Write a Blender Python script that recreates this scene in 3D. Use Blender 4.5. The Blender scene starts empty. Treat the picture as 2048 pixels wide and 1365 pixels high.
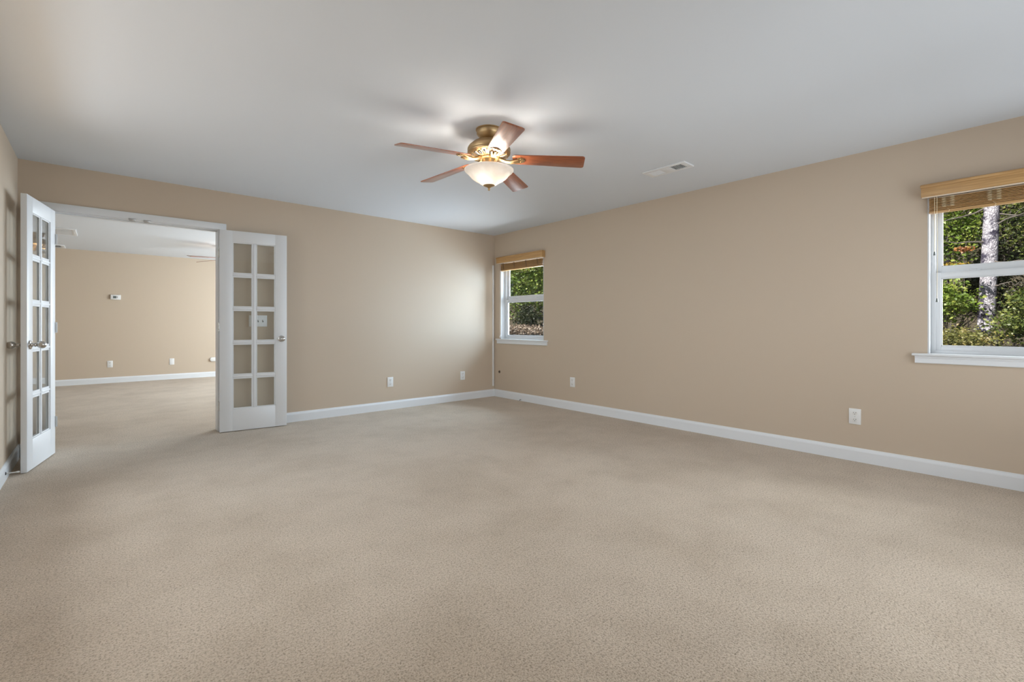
import bpy, bmesh, math, random
import numpy as np
from mathutils import Vector, Matrix

# ------------------------------------------------------------------ camera
S = bpy.context.scene
COL = S.collection
CAM_Z = 1.0805
YAW = 0.720463
FPX = 935.84
cam_d = bpy.data.cameras.new('camera')
cam_d.sensor_fit = 'HORIZONTAL'
cam_d.sensor_width = 36.0
cam_d.lens = 36.0 * FPX / 2048.0
cam_d.shift_y = -(682.5 - 650.47) / 2048.0
cam_d.clip_start = 0.02
cam = bpy.data.objects.new('camera', cam_d)
cam.location = (0, 0, CAM_Z)
cam.rotation_euler = (math.pi / 2, 0, -YAW)
COL.objects.link(cam)
S.camera = cam
# ------------------------------------------------------------------ exposure
S.view_settings.view_transform = 'Standard'
S.view_settings.look = 'None'
S.view_settings.gamma = 1.0
S.view_settings.exposure = 0.06
S.view_settings.use_curve_mapping = False
# ------------------------------------------------------------------ sky, sun, daylight, added fill lamps
world = bpy.data.worlds.new('sky')
S.world = world
world.use_nodes = True
bg = world.node_tree.nodes['Background']
bg.inputs['Color'].default_value = (0.62, 0.78, 1.0, 1)
bg.inputs['Strength'].default_value = 0.16


def aim(o, d):
    o.rotation_euler = Vector(d).to_track_quat('-Z', 'Y').to_euler()


def area(name, loc, d, sx, sy, power, color):
    l = bpy.data.lights.new(name, 'AREA')
    l.shape = 'RECTANGLE'
    l.size = sx
    l.size_y = sy
    l.energy = power
    l.color = color
    o = bpy.data.objects.new(name, l)
    o.location = loc
    aim(o, d)
    COL.objects.link(o)
    return o


sun_l = bpy.data.lights.new('sun', 'SUN')
sun_l.energy = 9.0
sun_l.angle = 0.01
sun_l.color = (1.0, 0.93, 0.82)
sun = bpy.data.objects.new('sun', sun_l)
sun.location = (-6, 3, 12)
aim(sun, (0.62, -0.22, -0.75))
COL.objects.link(sun)
COOL = (0.86, 0.935, 1.0)
area('daylight_far_window', (6.35, 4.85, 1.95), (-1, 0.0, -0.08), 2.5, 2.4, 600, (0.58, 0.78, 1.0))
area('upfill_far_window', (5.95, 4.95, 0.35), (-1, 0.0, 0.55), 2.2, 1.3, 150, COOL)  # added upward fill to brighten the far ceiling
area('daylight_near_window', (6.35, -1.45, 2.1), (-1, 0.12, -0.1), 2.4, 2.3, 520, COOL)
area('fill_left_opening', (-3.6, 3.4, 2.4), (1, 0.0, -0.25), 4.6, 2.4, 285, COOL)  # added fill lamp shining through the made-up left opening
area('upfill_left', (-2.6, 3.4, -0.25), (1, 0.0, 0.55), 4.6, 1.6, 118, COOL)  # added upward fill through the left opening, lifts the ceiling
area('fill_behind', (3.2, -3.4, 2.2), (0, 1, -0.2), 4.6, 2.4, 210, COOL)  # added fill lamp behind the camera, no known window there
area('upfill_behind', (3.0, -2.6, -0.25), (0, 1, 0.55), 4.2, 1.6, 108, COOL)  # added upward fill from behind, evens out the ceiling
area('fill_next_room', (4.30, 8.7, 1.35), (-1, 0, 0.08), 3.6, 1.9, 240, (0.78, 0.90, 1.0))  # added fill lamp, out of view inside the closed next room

# ------------------------------------------------------------------ helpers


def tag(o, label=None, cat=None, group=None, kind=None):
    if label:
        o['label'] = label
    if cat:
        o['category'] = cat
    if group:
        o['group'] = group
    if kind:
        o['kind'] = kind
    return o


def empty(name, loc=(0, 0, 0), rz=0.0):
    o = bpy.data.objects.new(name, None)
    o.empty_display_size = 0.05
    o.location = loc
    o.rotation_euler = (0, 0, rz)
    COL.objects.link(o)
    return o


class MB:
    """collects shapes into one mesh"""

    def __init__(self):
        self.bm = bmesh.new()

    def box(self, lo, hi, bevel=0.0, seg=2, mat=None):
        lo = Vector(lo)
        hi = Vector(hi)
        t = bmesh.new()
        bmesh.ops.create_cube(t, size=1.0)
        c = (lo + hi) / 2
        d = hi - lo
        for v in t.verts:
            v.co = Vector((v.co.x * d.x + c.x, v.co.y * d.y + c.y, v.co.z * d.z + c.z))
        if bevel > 0:
            bmesh.ops.bevel(t, geom=t.edges[:], offset=min(bevel, 0.45 * min(abs(d.x), abs(d.y), abs(d.z))),
                            segments=seg, profile=0.5, affect='EDGES')
        self.merge(t, mat)
        return self

    def merge(self, t, mat=None):
        if mat is not None:
            bmesh.ops.transform(t, matrix=mat, verts=t.verts[:])
        m = {}
        for v in t.verts:
            m[v] = self.bm.verts.new(v.co)
        for f in t.faces:
            try:
                self.bm.faces.new([m[v] for v in f.verts])
            except ValueError:
                pass
        t.free()

    def lathe(self, prof, n=40, mat=None):
        """prof: list of (r, z)"""
        t = bmesh.new()
        rings = []
        for r, z in prof:
            if r < 1e-6:
                rings.append([t.verts.new((0, 0, z))])
            else:
                rings.append([t.verts.new((r * math.cos(2 * math.pi * k / n), r * math.sin(2 * math.pi * k / n), z)) for k in range(n)])
        for a, b in zip(rings, rings[1:]):
            for k in range(n):
                k2 = (k + 1) % n
                if len(a) == 1 and len(b) == 1:
                    continue
                if len(a) == 1:
                    t.faces.new((a[0], b[k2], b[k]))
                elif len(b) == 1:
                    t.faces.new((a[k], a[k2], b[0]))
                else:
                    t.faces.new((a[k], a[k2], b[k2], b[k]))
        bmesh.ops.recalc_face_normals(t, faces=t.faces[:])
        self.merge(t, mat)
        return self

    def tube(self, pts, rad, n=8, mat=None, cap=True):
        pts = [Vector(p) for p in pts]
        rad = [rad] * len(pts) if isinstance(rad, (int, float)) else rad
        t = bmesh.new()
        rings = []
        up = None
        for i, p in enumerate(pts):
            d = (pts[min(i + 1, len(pts) - 1)] - pts[max(i - 1, 0)])
            d = d.normalized() if d.length > 1e-9 else Vector((0, 0, 1))
            if up is None:
                ref = Vector((0, 0, 1)) if abs(d.z) < 0.9 else Vector((1, 0, 0))
                up = (ref - d * ref.dot(d)).normalized()
            else:
                up = up - d * up.dot(d)
                up = up.normalized() if up.length > 1e-9 else d.orthogonal().normalized()
            s = d.cross(up)
            rings.append([t.verts.new(p + (up * math.cos(2 * math.pi * k / n) + s * math.sin(2 * math.pi * k / n)) * rad[i]) for k in range(n)])
        for a, b in zip(rings, rings[1:]):
            for k in range(n):
                t.faces.new((a[k], a[(k + 1) % n], b[(k + 1) % n], b[k]))
        if cap:
            t.faces.new(rings[0][::-1])
            t.faces.new(rings[-1])
        bmesh.ops.recalc_face_normals(t, faces=t.faces[:])
        self.merge(t, mat)
        return self

    def prism(self, outline, z0, z1, bevel=0.0, mat=None):
        t = bmesh.new()
        vs = [t.verts.new((x, y, z0)) for x, y in outline]
        f = t.faces.new(vs)
        r = bmesh.ops.extrude_face_region(t, geom=[f])
        for v in r['geom']:
            if isinstance(v, bmesh.types.BMVert):
                v.co.z = z1
        bmesh.ops.recalc_face_normals(t, faces=t.faces[:])
        if bevel > 0:
            e = [e for e in t.edges if abs(e.verts[0].co.z - e.verts[1].co.z) < 1e-7]
            bmesh.ops.bevel(t, geom=e, offset=bevel, segments=2, profile=0.5, affect='EDGES')
        self.merge(t, mat)
        return self

    def sweep(self, prof, a, b, nrm, up=(0, 0, 1)):
        """straight moulding: profile points (out, height) from a to b"""
        a = Vector(a)
        b = Vector(b)
        nrm = Vector(nrm)
        up = Vector(up)
        t = bmesh.new()
        A = [t.verts.new(a + nrm * o + up * h) for o, h in prof]
        B = [t.verts.new(b + nrm * o + up * h) for o, h in prof]
        n = len(prof)
        for k in range(n):
            t.faces.new((A[k], A[(k + 1) % n], B[(k + 1) % n], B[k]))
        t.faces.new(A[::-1])
        t.faces.new(B)
        bmesh.ops.recalc_face_normals(t, faces=t.faces[:])
        self.merge(t)
        return self

    def build(self, name, mat, parent=None, smooth=35):
        me = bpy.data.meshes.new(name)
        self.bm.to_mesh(me)
        self.bm.free()
        if smooth:
            for p in me.polygons:
                p.use_smooth = True
            me.set_sharp_from_angle(angle=math.radians(smooth))
        me.materials.append(mat)
        o = bpy.data.objects.new(name, me)
        if parent is not None:
            o.parent = parent
        COL.objects.link(o)
        return o


def copy_tree(o, parent=None):
    c = o.copy()
    COL.objects.link(c)
    c.parent = parent
    for ch in list(o.children):
        copy_tree(ch, c)
    return c


# ------------------------------------------------------------------ materials
def new_mat(name):
    m = bpy.data.materials.new(name)
    m.use_nodes = True
    nt = m.node_tree
    return m, nt, nt.nodes['Principled BSDF']


def plain(name, col, rough=0.5, metal=0.0, bump=0.0, bscale=200.0, coat=0.0):
    m, nt, p = new_mat(name)
    p.inputs['Base Color'].default_value = (*col, 1)
    p.inputs['Roughness'].default_value = rough
    p.inputs['Metallic'].default_value = metal
    if coat:
        p.inputs['Coat Weight'].default_value = coat
        p.inputs['Coat Roughness'].default_value = 0.15
    if bump > 0:
        tc = nt.nodes.new('ShaderNodeTexCoord')
        nz = nt.nodes.new('ShaderNodeTexNoise')
        nz.inputs['Scale'].default_value = bscale
        nz.inputs['Detail'].default_value = 3
        b = nt.nodes.new('ShaderNodeBump')
        b.inputs['Strength'].default_value = 0.25
        b.inputs['Distance'].default_value = bump
        nt.links.new(tc.outputs['Object'], nz.inputs['Vector'])
        nt.links.new(nz.outputs['Fac'], b.inputs['Height'])
        nt.links.new(b.outputs['Normal'], p.inputs['Normal'])
    return m


def noise(nt, scale, detail=3, rough=0.5, vec=None, mapscale=None):
    tc = nt.nodes.new('ShaderNodeTexCoord')
    n = nt.nodes.new('ShaderNodeTexNoise')
    n.inputs['Scale'].default_value = scale
    n.inputs['Detail'].default_value = detail
    n.inputs['Roughness'].default_value = rough
    if mapscale:
        mp = nt.nodes.new('ShaderNodeMapping')
        mp.inputs['Scale'].default_value = mapscale
        nt.links.new(tc.outputs['Object'], mp.inputs['Vector'])
        nt.links.new(mp.outputs['Vector'], n.inputs['Vector'])
    else:
        nt.links.new(tc.outputs['Object'], n.inputs['Vector'])
    return n.outputs['Fac']


def ramp(nt, fac, stops, interp='LINEAR'):
    r = nt.nodes.new('ShaderNodeValToRGB')
    r.color_ramp.interpolation = interp
    els = r.color_ramp.elements
    while len(els) < len(stops):
        els.new(0.5)
    for e, (pos, c) in zip(els, stops):
        e.position = pos
        e.color = (*c, 1)
    nt.links.new(fac, r.inputs['Fac'])
    return r.outputs['Color']


def mixc(nt, a, b, fac, mode='MIX'):
    m = nt.nodes.new('ShaderNodeMix')
    m.data_type = 'RGBA'
    m.blend_type = mode
    for sock, v in ((m.inputs[6], a), (m.inputs[7], b)):
        if isinstance(v, tuple):
            sock.default_value = (*v, 1)
        else:
            nt.links.new(v, sock)
    if isinstance(fac, (int, float)):
        m.inputs[0].default_value = fac
    else:
        nt.links.new(fac, m.inputs[0])
    return m.outputs[2]


M = {}
M['wall'] = plain('tan_wall_paint', (0.572, 0.463, 0.350), 0.62, bump=0.0006, bscale=260)
M['ceiling'] = plain('white_ceiling_paint', (0.685, 0.715, 0.755), 0.9, bump=0.0006, bscale=160)
M['trim'] = plain('white_trim_paint', (0.765, 0.775, 0.785), 0.35)
M['door'] = plain('white_door_paint', (0.755, 0.765, 0.775), 0.38)
M['vinyl'] = plain('white_vinyl', (0.67, 0.68, 0.69), 0.3)
M['plastic'] = plain('white_plastic', (0.80, 0.79, 0.77), 0.35)
M['ivory'] = plain('white_plastic_warm', (0.78, 0.76, 0.72), 0.35)
M['slot'] = plain('dark_slot', (0.05, 0.05, 0.05), 0.6)
M['nickel'] = plain('satin_nickel', (0.56, 0.54, 0.51), 0.24, metal=1.0)
M['steel'] = plain('steel', (0.5, 0.5, 0.5), 0.35, metal=1.0)
M['brass'] = plain('antique_brass', (0.48, 0.335, 0.175), 0.40, metal=1.0)
M['vent'] = plain('white_enamel', (0.76, 0.76, 0.76), 0.45)
M['duct'] = plain('duct_dark', (0.07, 0.07, 0.07), 0.7)
M['lcd'] = plain('grey_screen', (0.16, 0.18, 0.17), 0.2)
M['cord'] = plain('cream_cord', (0.80, 0.68, 0.46), 0.8)
M['cordw'] = plain('white_cord', (0.75, 0.74, 0.72), 0.7)
M['brown'] = plain('brown_plastic', (0.16, 0.10, 0.06), 0.5)
M['chain'] = plain('pale_chain', (0.75, 0.74, 0.72), 0.35, metal=0.3)
M['bulb'] = plain('bulb_glass', (0.9, 0.88, 0.84), 0.3)

# carpet
m, nt, p = new_mat('tan_carpet')
f1 = noise(nt, 165, 3, 0.6)
f2 = noise(nt, 90, 3, 0.7)
st = noise(nt, 1.3, 4, 0.6)
st2 = noise(nt, 4.5, 3, 0.6)
c1 = ramp(nt, f1, [(0.32, (0.30, 0.235, 0.17)), (0.47, (0.582, 0.477, 0.368)), (0.70, (0.68, 0.567, 0.452))])
c2 = ramp(nt, f2, [(0.30, (0.66, 0.65, 0.63)), (0.52, (1.0, 1.0, 1.0))])
c3 = ramp(nt, st, [(0.36, (0.88, 0.865, 0.845)), (0.56, (1.0, 1.0, 1.0))])
c4 = ramp(nt, st2, [(0.30, (0.93, 0.925, 0.92)), (0.55, (1.0, 1.0, 1.0))])
cc = mixc(nt, c1, c2, 1.0, 'MULTIPLY')
cc = mixc(nt, cc, c3, 1.0, 'MULTIPLY')
cc = mixc(nt, cc, c4, 1.0, 'MULTIPLY')
nt.links.new(cc, p.inputs['Base Color'])
p.inputs['Roughness'].default_value = 0.95
p.inputs['Specular IOR Level'].default_value = 0.1
p.inputs['Sheen Weight'].default_value = 0.15
add = nt.nodes.new('ShaderNodeMath')
add.operation = 'ADD'
nt.links.new(f1, add.inputs[0])
nt.links.new(f2, add.inputs[1])
b = nt.nodes.new('ShaderNodeBump')
b.inputs['Strength'].default_value = 0.55
b.inputs['Distance'].default_value = 0.006
nt.links.new(add.outputs[0], b.inputs['Height'])
nt.links.new(b.outputs['Normal'], p.inputs['Normal'])
M['carpet'] = m


def glass_mat(name, tint=(1, 1, 1), ior=1.5):
    m = bpy.data.materials.new(name)
    m.use_nodes = True
    nt = m.node_tree
    nt.nodes.remove(nt.nodes['Principled BSDF'])
    out = nt.nodes['Material Output']
    tr = nt.nodes.new('ShaderNodeBsdfTransparent')
    tr.inputs['Color'].default_value = (*tint, 1)
    gl = nt.nodes.new('ShaderNodeBsdfGlossy')
    gl.inputs['Roughness'].default_value = 0.0
    fr = nt.nodes.new('ShaderNodeFresnel')
    fr.inputs['IOR'].default_value = 1.5
    geo = nt.nodes.new('ShaderNodeNewGeometry')
    # both faces of the pane reflect like air-to-glass
    mx = nt.nodes.new('ShaderNodeMix')
    mx.data_type = 'FLOAT'
    mx.inputs[2].default_value = ior
    mx.inputs[3].default_value = 1.0 / ior
    nt.links.new(geo.outputs['Backfacing'], mx.inputs[0])
    inv = nt.nodes.new('ShaderNodeMix')
    inv.data_type = 'FLOAT'
    nt.links.new(mx.outputs[0], fr.inputs['IOR'])
    ms = nt.nodes.new('ShaderNodeMixShader')
    nt.links.new(fr.outputs['Fac'], ms.inputs['Fac'])
    nt.links.new(tr.outputs[0], ms.inputs[1])
    nt.links.new(gl.outputs[0], ms.inputs[2])
    nt.nodes.remove(inv)
    nt.links.new(ms.outputs[0], out.inputs['Surface'])
    return m


M['glass'] = glass_mat('clear_glass', (0.97, 0.98, 0.975))
M['window_glass'] = glass_mat('coated_window_glass', (0.99, 0.995, 0.99), 1.22)

# cherry wood for blades (grain along local X)
m, nt, p = new_mat('cherry_wood')
g = noise(nt, 6.0, 6, 0.65, mapscale=(1.2, 14, 6))
c = ramp(nt, g, [(0.28, (0.15, 0.032, 0.010)), (0.52, (0.29, 0.075, 0.022)), (0.75, (0.40, 0.125, 0.04))])
nt.links.new(c, p.inputs['Base Color'])
p.inputs['Roughness'].default_value = 0.32
p.inputs['Coat Weight'].default_value = 1.0
p.inputs['Coat Roughness'].default_value = 0.36
M['cherry'] = m

# bamboo / oak coloured blind wood, grain along Y
m, nt, p = new_mat('honey_wood')
g = noise(nt, 5.0, 6, 0.6, mapscale=(20, 0.8, 26))
c = ramp(nt, g, [(0.25, (0.36, 0.19, 0.065)), (0.55, (0.55, 0.32, 0.125)), (0.8, (0.66, 0.42, 0.185))])
nt.links.new(c, p.inputs['Base Color'])
p.inputs['Roughness'].default_value = 0.42
M['honey'] = m
M['rail'] = plain('pale_headrail', (0.80, 0.68, 0.54), 0.3)

# alabaster bowl
m = bpy.data.materials.new('alabaster_glass')
m.use_nodes = True
nt = m.node_tree
nt.nodes.remove(nt.nodes['Principled BSDF'])
out = nt.nodes['Material Output']
sw = noise(nt, 9.0, 5, 0.6)
colr = ramp(nt, sw, [(0.3, (0.78, 0.74, 0.69)), (0.6, (0.88, 0.86, 0.83))])
df = nt.nodes.new('ShaderNodeBsdfDiffuse')
tl = nt.nodes.new('ShaderNodeBsdfTranslucent')
gl = nt.nodes.new('ShaderNodeBsdfGlossy')
gl.inputs['Roughness'].default_value = 0.12
nt.links.new(colr, df.inputs['Color'])
nt.links.new(colr, tl.inputs['Color'])
m1 = nt.nodes.new('ShaderNodeMixShader')
m1.inputs[0].default_value = 0.33
nt.links.new(df.outputs[0], m1.inputs[1])
nt.links.new(tl.outputs[0], m1.inputs[2])
m2 = nt.nodes.new('ShaderNodeMixShader')
m2.inputs[0].default_value = 0.05
nt.links.new(m1.outputs[0], m2.inputs[1])
nt.links.new(gl.outputs[0], m2.inputs[2])
nt.links.new(m2.outputs[0], out.inputs['Surface'])
M['alabaster'] = m


def leaf_mat(name, stops, scale=5.0, trans=0.22):
    m, nt, p = new_mat(name)
    g = noise(nt, scale, 2, 0.5)
    g2 = noise(nt, 60.0, 1, 0.5)
    c = ramp(nt, g, stops)
    c2 = ramp(nt, g2, [(0.3, (0.75, 0.75, 0.75)), (0.7, (1.15, 1.15, 1.1))])
    c = mixc(nt, c, c2, 1.0, 'MULTIPLY')
    nt.links.new(c, p.inputs['Base Color'])
    p.inputs['Roughness'].default_value = 0.45
    tlm = nt.nodes.new('ShaderNodeBsdfTranslucent')
    nt.links.new(c, tlm.inputs['Color'])
    ms = nt.nodes.new('ShaderNodeMixShader')
    ms.inputs[0].default_value = trans
    nt.links.new(p.outputs[0], ms.inputs[1])
    nt.links.new(tlm.outputs[0], ms.inputs[2])
    nt.links.new(ms.outputs[0], nt.nodes['Material Output'].inputs['Surface'])
    return m


M['leaf_bright'] = leaf_mat('bright_green_leaf', [(0.32, (0.05, 0.10, 0.012)), (0.5, (0.15, 0.23, 0.03)), (0.7, (0.36, 0.40, 0.09))])
M['leaf_mid'] = leaf_mat('mid_green_leaf', [(0.32, (0.035, 0.06, 0.015)), (0.5, (0.10, 0.14, 0.03)), (0.7, (0.28, 0.29, 0.08))])
M['leaf_shaded'] = leaf_mat('shaded_green_leaf', [(0.3, (0.008, 0.014, 0.006)), (0.55, (0.022, 0.035, 0.012)), (0.75, (0.07, 0.085, 0.03))])  # near-black greens: shade deep in the wood put into the colour
M['leaf_olive'] = leaf_mat('olive_leaf', [(0.3, (0.07, 0.08, 0.03)), (0.5, (0.16, 0.17, 0.05)), (0.72, (0.30, 0.22, 0.08))])
M['leaf_orange'] = leaf_mat('rust_leaf', [(0.3, (0.20, 0.07, 0.025)), (0.6, (0.42, 0.19, 0.07)), (0.8, (0.5, 0.3, 0.1))])
M['leaf_yellow'] = leaf_mat('yellow_leaf', [(0.3, (0.22, 0.16, 0.03)), (0.6, (0.48, 0.34, 0.06)), (0.8, (0.35, 0.36, 0.07))])
M['leaf_dry'] = leaf_mat('dry_leaf', [(0.3, (0.08, 0.055, 0.045)), (0.55, (0.22, 0.165, 0.13)), (0.75, (0.36, 0.29, 0.22))], 14)
M['twig'] = plain('grey_twig', (0.13, 0.115, 0.105), 0.8)
M['darkbark'] = plain('dark_bark', (0.028, 0.024, 0.03), 0.9, bump=0.02, bscale=14)

# pale plated bark
m, nt, p = new_mat('pale_bark')
tc = nt.nodes.new('ShaderNodeTexCoord')
mp = nt.nodes.new('ShaderNodeMapping')
mp.inputs['Scale'].default_value = (1, 1, 0.7)
vo = nt.nodes.new('ShaderNodeTexVoronoi')
vo.feature = 'DISTANCE_TO_EDGE'
vo.inputs['Scale'].default_value = 24
nz = nt.nodes.new('ShaderNodeTexNoise')
nz.inputs['Scale'].default_value = 9
nz.inputs['Detail'].default_value = 5
nt.links.new(tc.outputs['Object'], mp.inputs['Vector'])
nt.links.new(mp.outputs['Vector'], nz.inputs['Vector'])
va = nt.nodes.new('ShaderNodeVectorMath')
va.operation = 'ADD'
sc_ = nt.nodes.new('ShaderNodeVectorMath')
sc_.operation = 'SCALE'
sc_.inputs['Scale'].default_value = 0.12
nt.links.new(nz.outputs['Color'], sc_.inputs[0])
nt.links.new(mp.outputs['Vector'], va.inputs[0])
nt.links.new(sc_.outputs[0], va.inputs[1])
nt.links.new(va.outputs[0], vo.inputs['Vector'])
plates = ramp(nt, vo.outputs['Distance'], [(0.01, (0.16, 0.15, 0.19)), (0.07, (0.42, 0.41, 0.47)), (0.35, (0.56, 0.545, 0.62))])
big = noise(nt, 3.2, 6, 0.75)
dark = ramp(nt, big, [(0.43, (0.10, 0.09, 0.15)), (0.52, (1, 1, 1))])
bc = mixc(nt, plates, dark, 1.0, 'MULTIPLY')
nt.links.new(bc, p.inputs['Base Color'])
p.inputs['Roughness'].default_value = 0.85
bp = nt.nodes.new('ShaderNodeBump')
bp.inputs['Strength'].default_value = 0.8
bp.inputs['Distance'].default_value = 0.02
nt.links.new(vo.outputs['Distance'], bp.inputs['Height'])
nt.links.new(bp.outputs['Normal'], p.inputs['Normal'])
M['palebark'] = m

# forest soil
m, nt, p = new_mat('leaf_litter')
g = noise(nt, 9, 6, 0.7)
c = ramp(nt, g, [(0.3, (0.015, 0.012, 0.009)), (0.5, (0.05, 0.042, 0.028)), (0.68, (0.11, 0.092, 0.06))])
nt.links.new(c, p.inputs['Base Color'])
p.inputs['Roughness'].default_value = 0.95
M['soil'] = m

# ------------------------------------------------------------------ the room shell
XR, YB, XL, YN = 4.50, 5.53, -0.512, -0.56      # right, back, left, near wall faces
YF = 11.485                                      # far wall of the next room
H = 2.44
T = 0.14
W1 = (4.475, 5.385)                              # far window, y range
W2 = (-0.335, 0.562)                             # near window
WZ = (0.866, 2.055)
OX = (-0.325, 0.893)                             # doorway
OZ = 2.048


def struct(mb, name, mat, label=None, cat=None, smooth=0):
    o = mb.build(name, mat, None, smooth)
    tag(o, label, cat, None, 'structure')
    return o


FX0, FX1 = -2.2, 4.5
struct(MB().box((FX0 - T, YN - T, -0.12), (XR + T, YF + T, 0.0)), 'floor', M['carpet'],
       'wall-to-wall tan carpet running through the doorway into the next room', 'floor')
struct(MB().box((FX0 - 0.5, YN - 0.5, H), (XR + 0.45, YF + 0.5, H + 0.2)), 'ceiling', M['ceiling'],
       'flat white painted ceiling above both rooms', 'ceiling')

# right wall with two window openings
w = MB()
for y0, y1, z0, z1 in ((YN - T, W2[0], 0, H), (W2[0], W2[1], 0, WZ[0]), (W2[0], W2[1], WZ[1], H),
                       (W2[1], W1[0], 0, H), (W1[0], W1[1], 0, WZ[0]), (W1[0], W1[1], WZ[1], H), (W1[1], YB + T, 0, H)):
    w.box((XR, y0, z0), (XR + T, y1, z1))
struct(w, 'wall_right', M['wall'], 'long tan painted wall holding both windows', 'wall')
w = MB()
w.box((XL - T, YB, 0), (OX[0], YB + T - 0.02, H))
w.box((OX[0], YB, OZ), (OX[1], YB + T - 0.02, H))
w.box((OX[1], YB, 0), (XR, YB + T - 0.02, H))
struct(w, 'wall_back', M['wall'], 'tan painted wall with the wide double doorway', 'wall')
w = MB()
LY = (1.7, 4.15)                                 # added opening, out of view, lets the left fill in
LZ = (0.35, 2.10)
w.box((XL - T, YN - T, 0), (XL, LY[0], H))
w.box((XL - T, LY[0], 0), (XL, LY[1], LZ[0]))
w.box((XL - T, LY[0], LZ[1]), (XL, LY[1], H))
w.box((XL - T, LY[1], 0), (XL, YB, H))
struct(w, 'wall_left', M['wall'], 'narrow strip of tan wall behind the open glazed door', 'wall')
w = MB()
NX = (1.75, 4.25)                                # added opening, out of view, lets the rear fill in
NZ = (0.35, 2.10)
w.box((XL, YN - T, 0), (NX[0], YN, H))
w.box((NX[0], YN - T, 0), (NX[1], YN, NZ[0]))
w.box((NX[0], YN - T, NZ[1]), (NX[1], YN, H))
w.box((NX[1], YN - T, 0), (XR, YN, H))
struct(w, 'wall_near', M['wall'])
struct(MB().box((FX0 - T, YF, 0), (FX1 + T, YF + T, H)), 'wall_far', M['wall'],
       'far tan wall of the next room seen through the doorway', 'wall')
struct(MB().box((FX0 - T, YB + T - 0.02, 0), (FX0, YF, H)), 'wall_west', M['wall'])
struct(MB().box((FX1, YB + T, 0), (FX1 + T, YF, H)), 'wall_east', M['wall'])
struct(MB().box((FX0, YB, 0), (XL - T, YB + T - 0.02, H)), 'wall_hall', M['wall'])

# baseboards
BBP = [(0, 0), (0.015, 0), (0.015, 0.083), (0.012, 0.092), (0.007, 0.099), (0.005, 0.108), (0, 0.108)]
b = MB()
b.sweep(BBP, (0.985, YB, 0), (XR, YB, 0), (0, -1, 0))
b.sweep(BBP, (XL, YB, 0), (OX[0] - 0.125, YB, 0), (0, -1, 0))
struct(b, 'baseboard_back', M['trim'], 'white baseboard along the wall with the doorway', 'baseboard')
struct(MB().sweep(BBP, (XR, YN, 0), (XR, YB, 0), (-1, 0, 0)), 'baseboard_right', M['trim'],
       'white baseboard along the long window wall', 'baseboard')
struct(MB().sweep(BBP, (XL, YN, 0), (XL, YB, 0), (1, 0, 0)), 'baseboard_left', M['trim'],
       'short white baseboard behind the open glazed door', 'baseboard')
struct(MB().sweep(BBP, (FX0, YF, 0), (FX1, YF, 0), (0, -1, 0)), 'baseboard_far', M['trim'],
       'white baseboard of the next room', 'baseboard')

# door frame: casing, jamb and stop
t = MB()
CW = 0.068
CL = 0.125
t.box((OX[0] - CL, YB - 0.017, 0), (OX[0], YB, OZ), 0.004)
t.box((OX[1], YB - 0.017, 0), (OX[1] + CW, YB, OZ), 0.004)
t.box((OX[0] - CL, YB - 0.017, OZ), (OX[1] + CW, YB, OZ + 0.064), 0.004)
JT = 0.018
t.box((OX[0], YB - 0.006, 0), (OX[0] + JT * 0.3, YB + T - 0.014, OZ), 0.001)
t.box((OX[1] - JT * 0.3, YB - 0.006, 0), (OX[1], YB + T - 0.014, OZ), 0.001)
t.box((OX[0], YB - 0.006, OZ - 0.006), (OX[1], YB + T - 0.014, OZ), 0.001)
t.box((OX[0] + 0.005, YB + 0.042, OZ - 0.016), (OX[1] - 0.005, YB + 0.078, OZ - 0.006), 0.002)
for s in (OX[0] - CW, OX[1]):
    t.box((s, YB + T - 0.02, 0), (s + CW, YB + T - 0.004, OZ), 0.003)
t.box((OX[0] - CW, YB + T - 0.02, OZ), (OX[1] + CW, YB + T - 0.004, OZ + 0.064), 0.003)
trim = struct(t, 'trim_1', M['trim'], 'white casing and jamb framing the double doorway', 'door frame', 35)
for xs in (0.214, 0.322):
    s = MB().box((xs - 0.027, YB - 0.0195, OZ - 0.009), (xs + 0.027, YB - 0.0160, OZ + 0.008), 0.001).box((xs - 0.022, YB - 0.018, OZ - 0.010), (xs + 0.022, YB + 0.03, OZ - 0.0055), 0.001).build('strike_plate', M['steel'], trim)
    s['label'] = 'dark steel catch plate'

# ------------------------------------------------------------------ glazed french doors
DW, DH, DT = 0.613, 2.037, 0.035
ZR = [(0.229, 0.540), (0.574, 0.886), (0.919, 1.231), (1.264, 1.573), (1.606, 1.922)]
XC = [(0.113, 0.290), (0.324, 0.501)]


def knob_mb(side):
    """egg shaped knob on a round rosette, axis along local Y (side = +1 / -1)"""
    rot = Matrix.Rotation(-side * math.pi / 2, 4, 'X')
    k = MB()
    k.lathe([(0.0, 0.0), (0.033, 0.0), (0.0335, 0.004), (0.031, 0.007), (0.022, 0.009), (0.015, 0.012), (0.0125, 0.018),
             (0.0125, 0.026), (0.0155, 0.029), (0.0155, 0.032), (0.012, 0.035), (0.0115, 0.038), (0.017, 0.043),
             (0.023, 0.050), (0.0265, 0.059), (0.027, 0.068), (0.0245, 0.078), (0.018, 0.086), (0.009, 0.0905), (0.0, 0.0915)], 36, rot)
    return k


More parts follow.
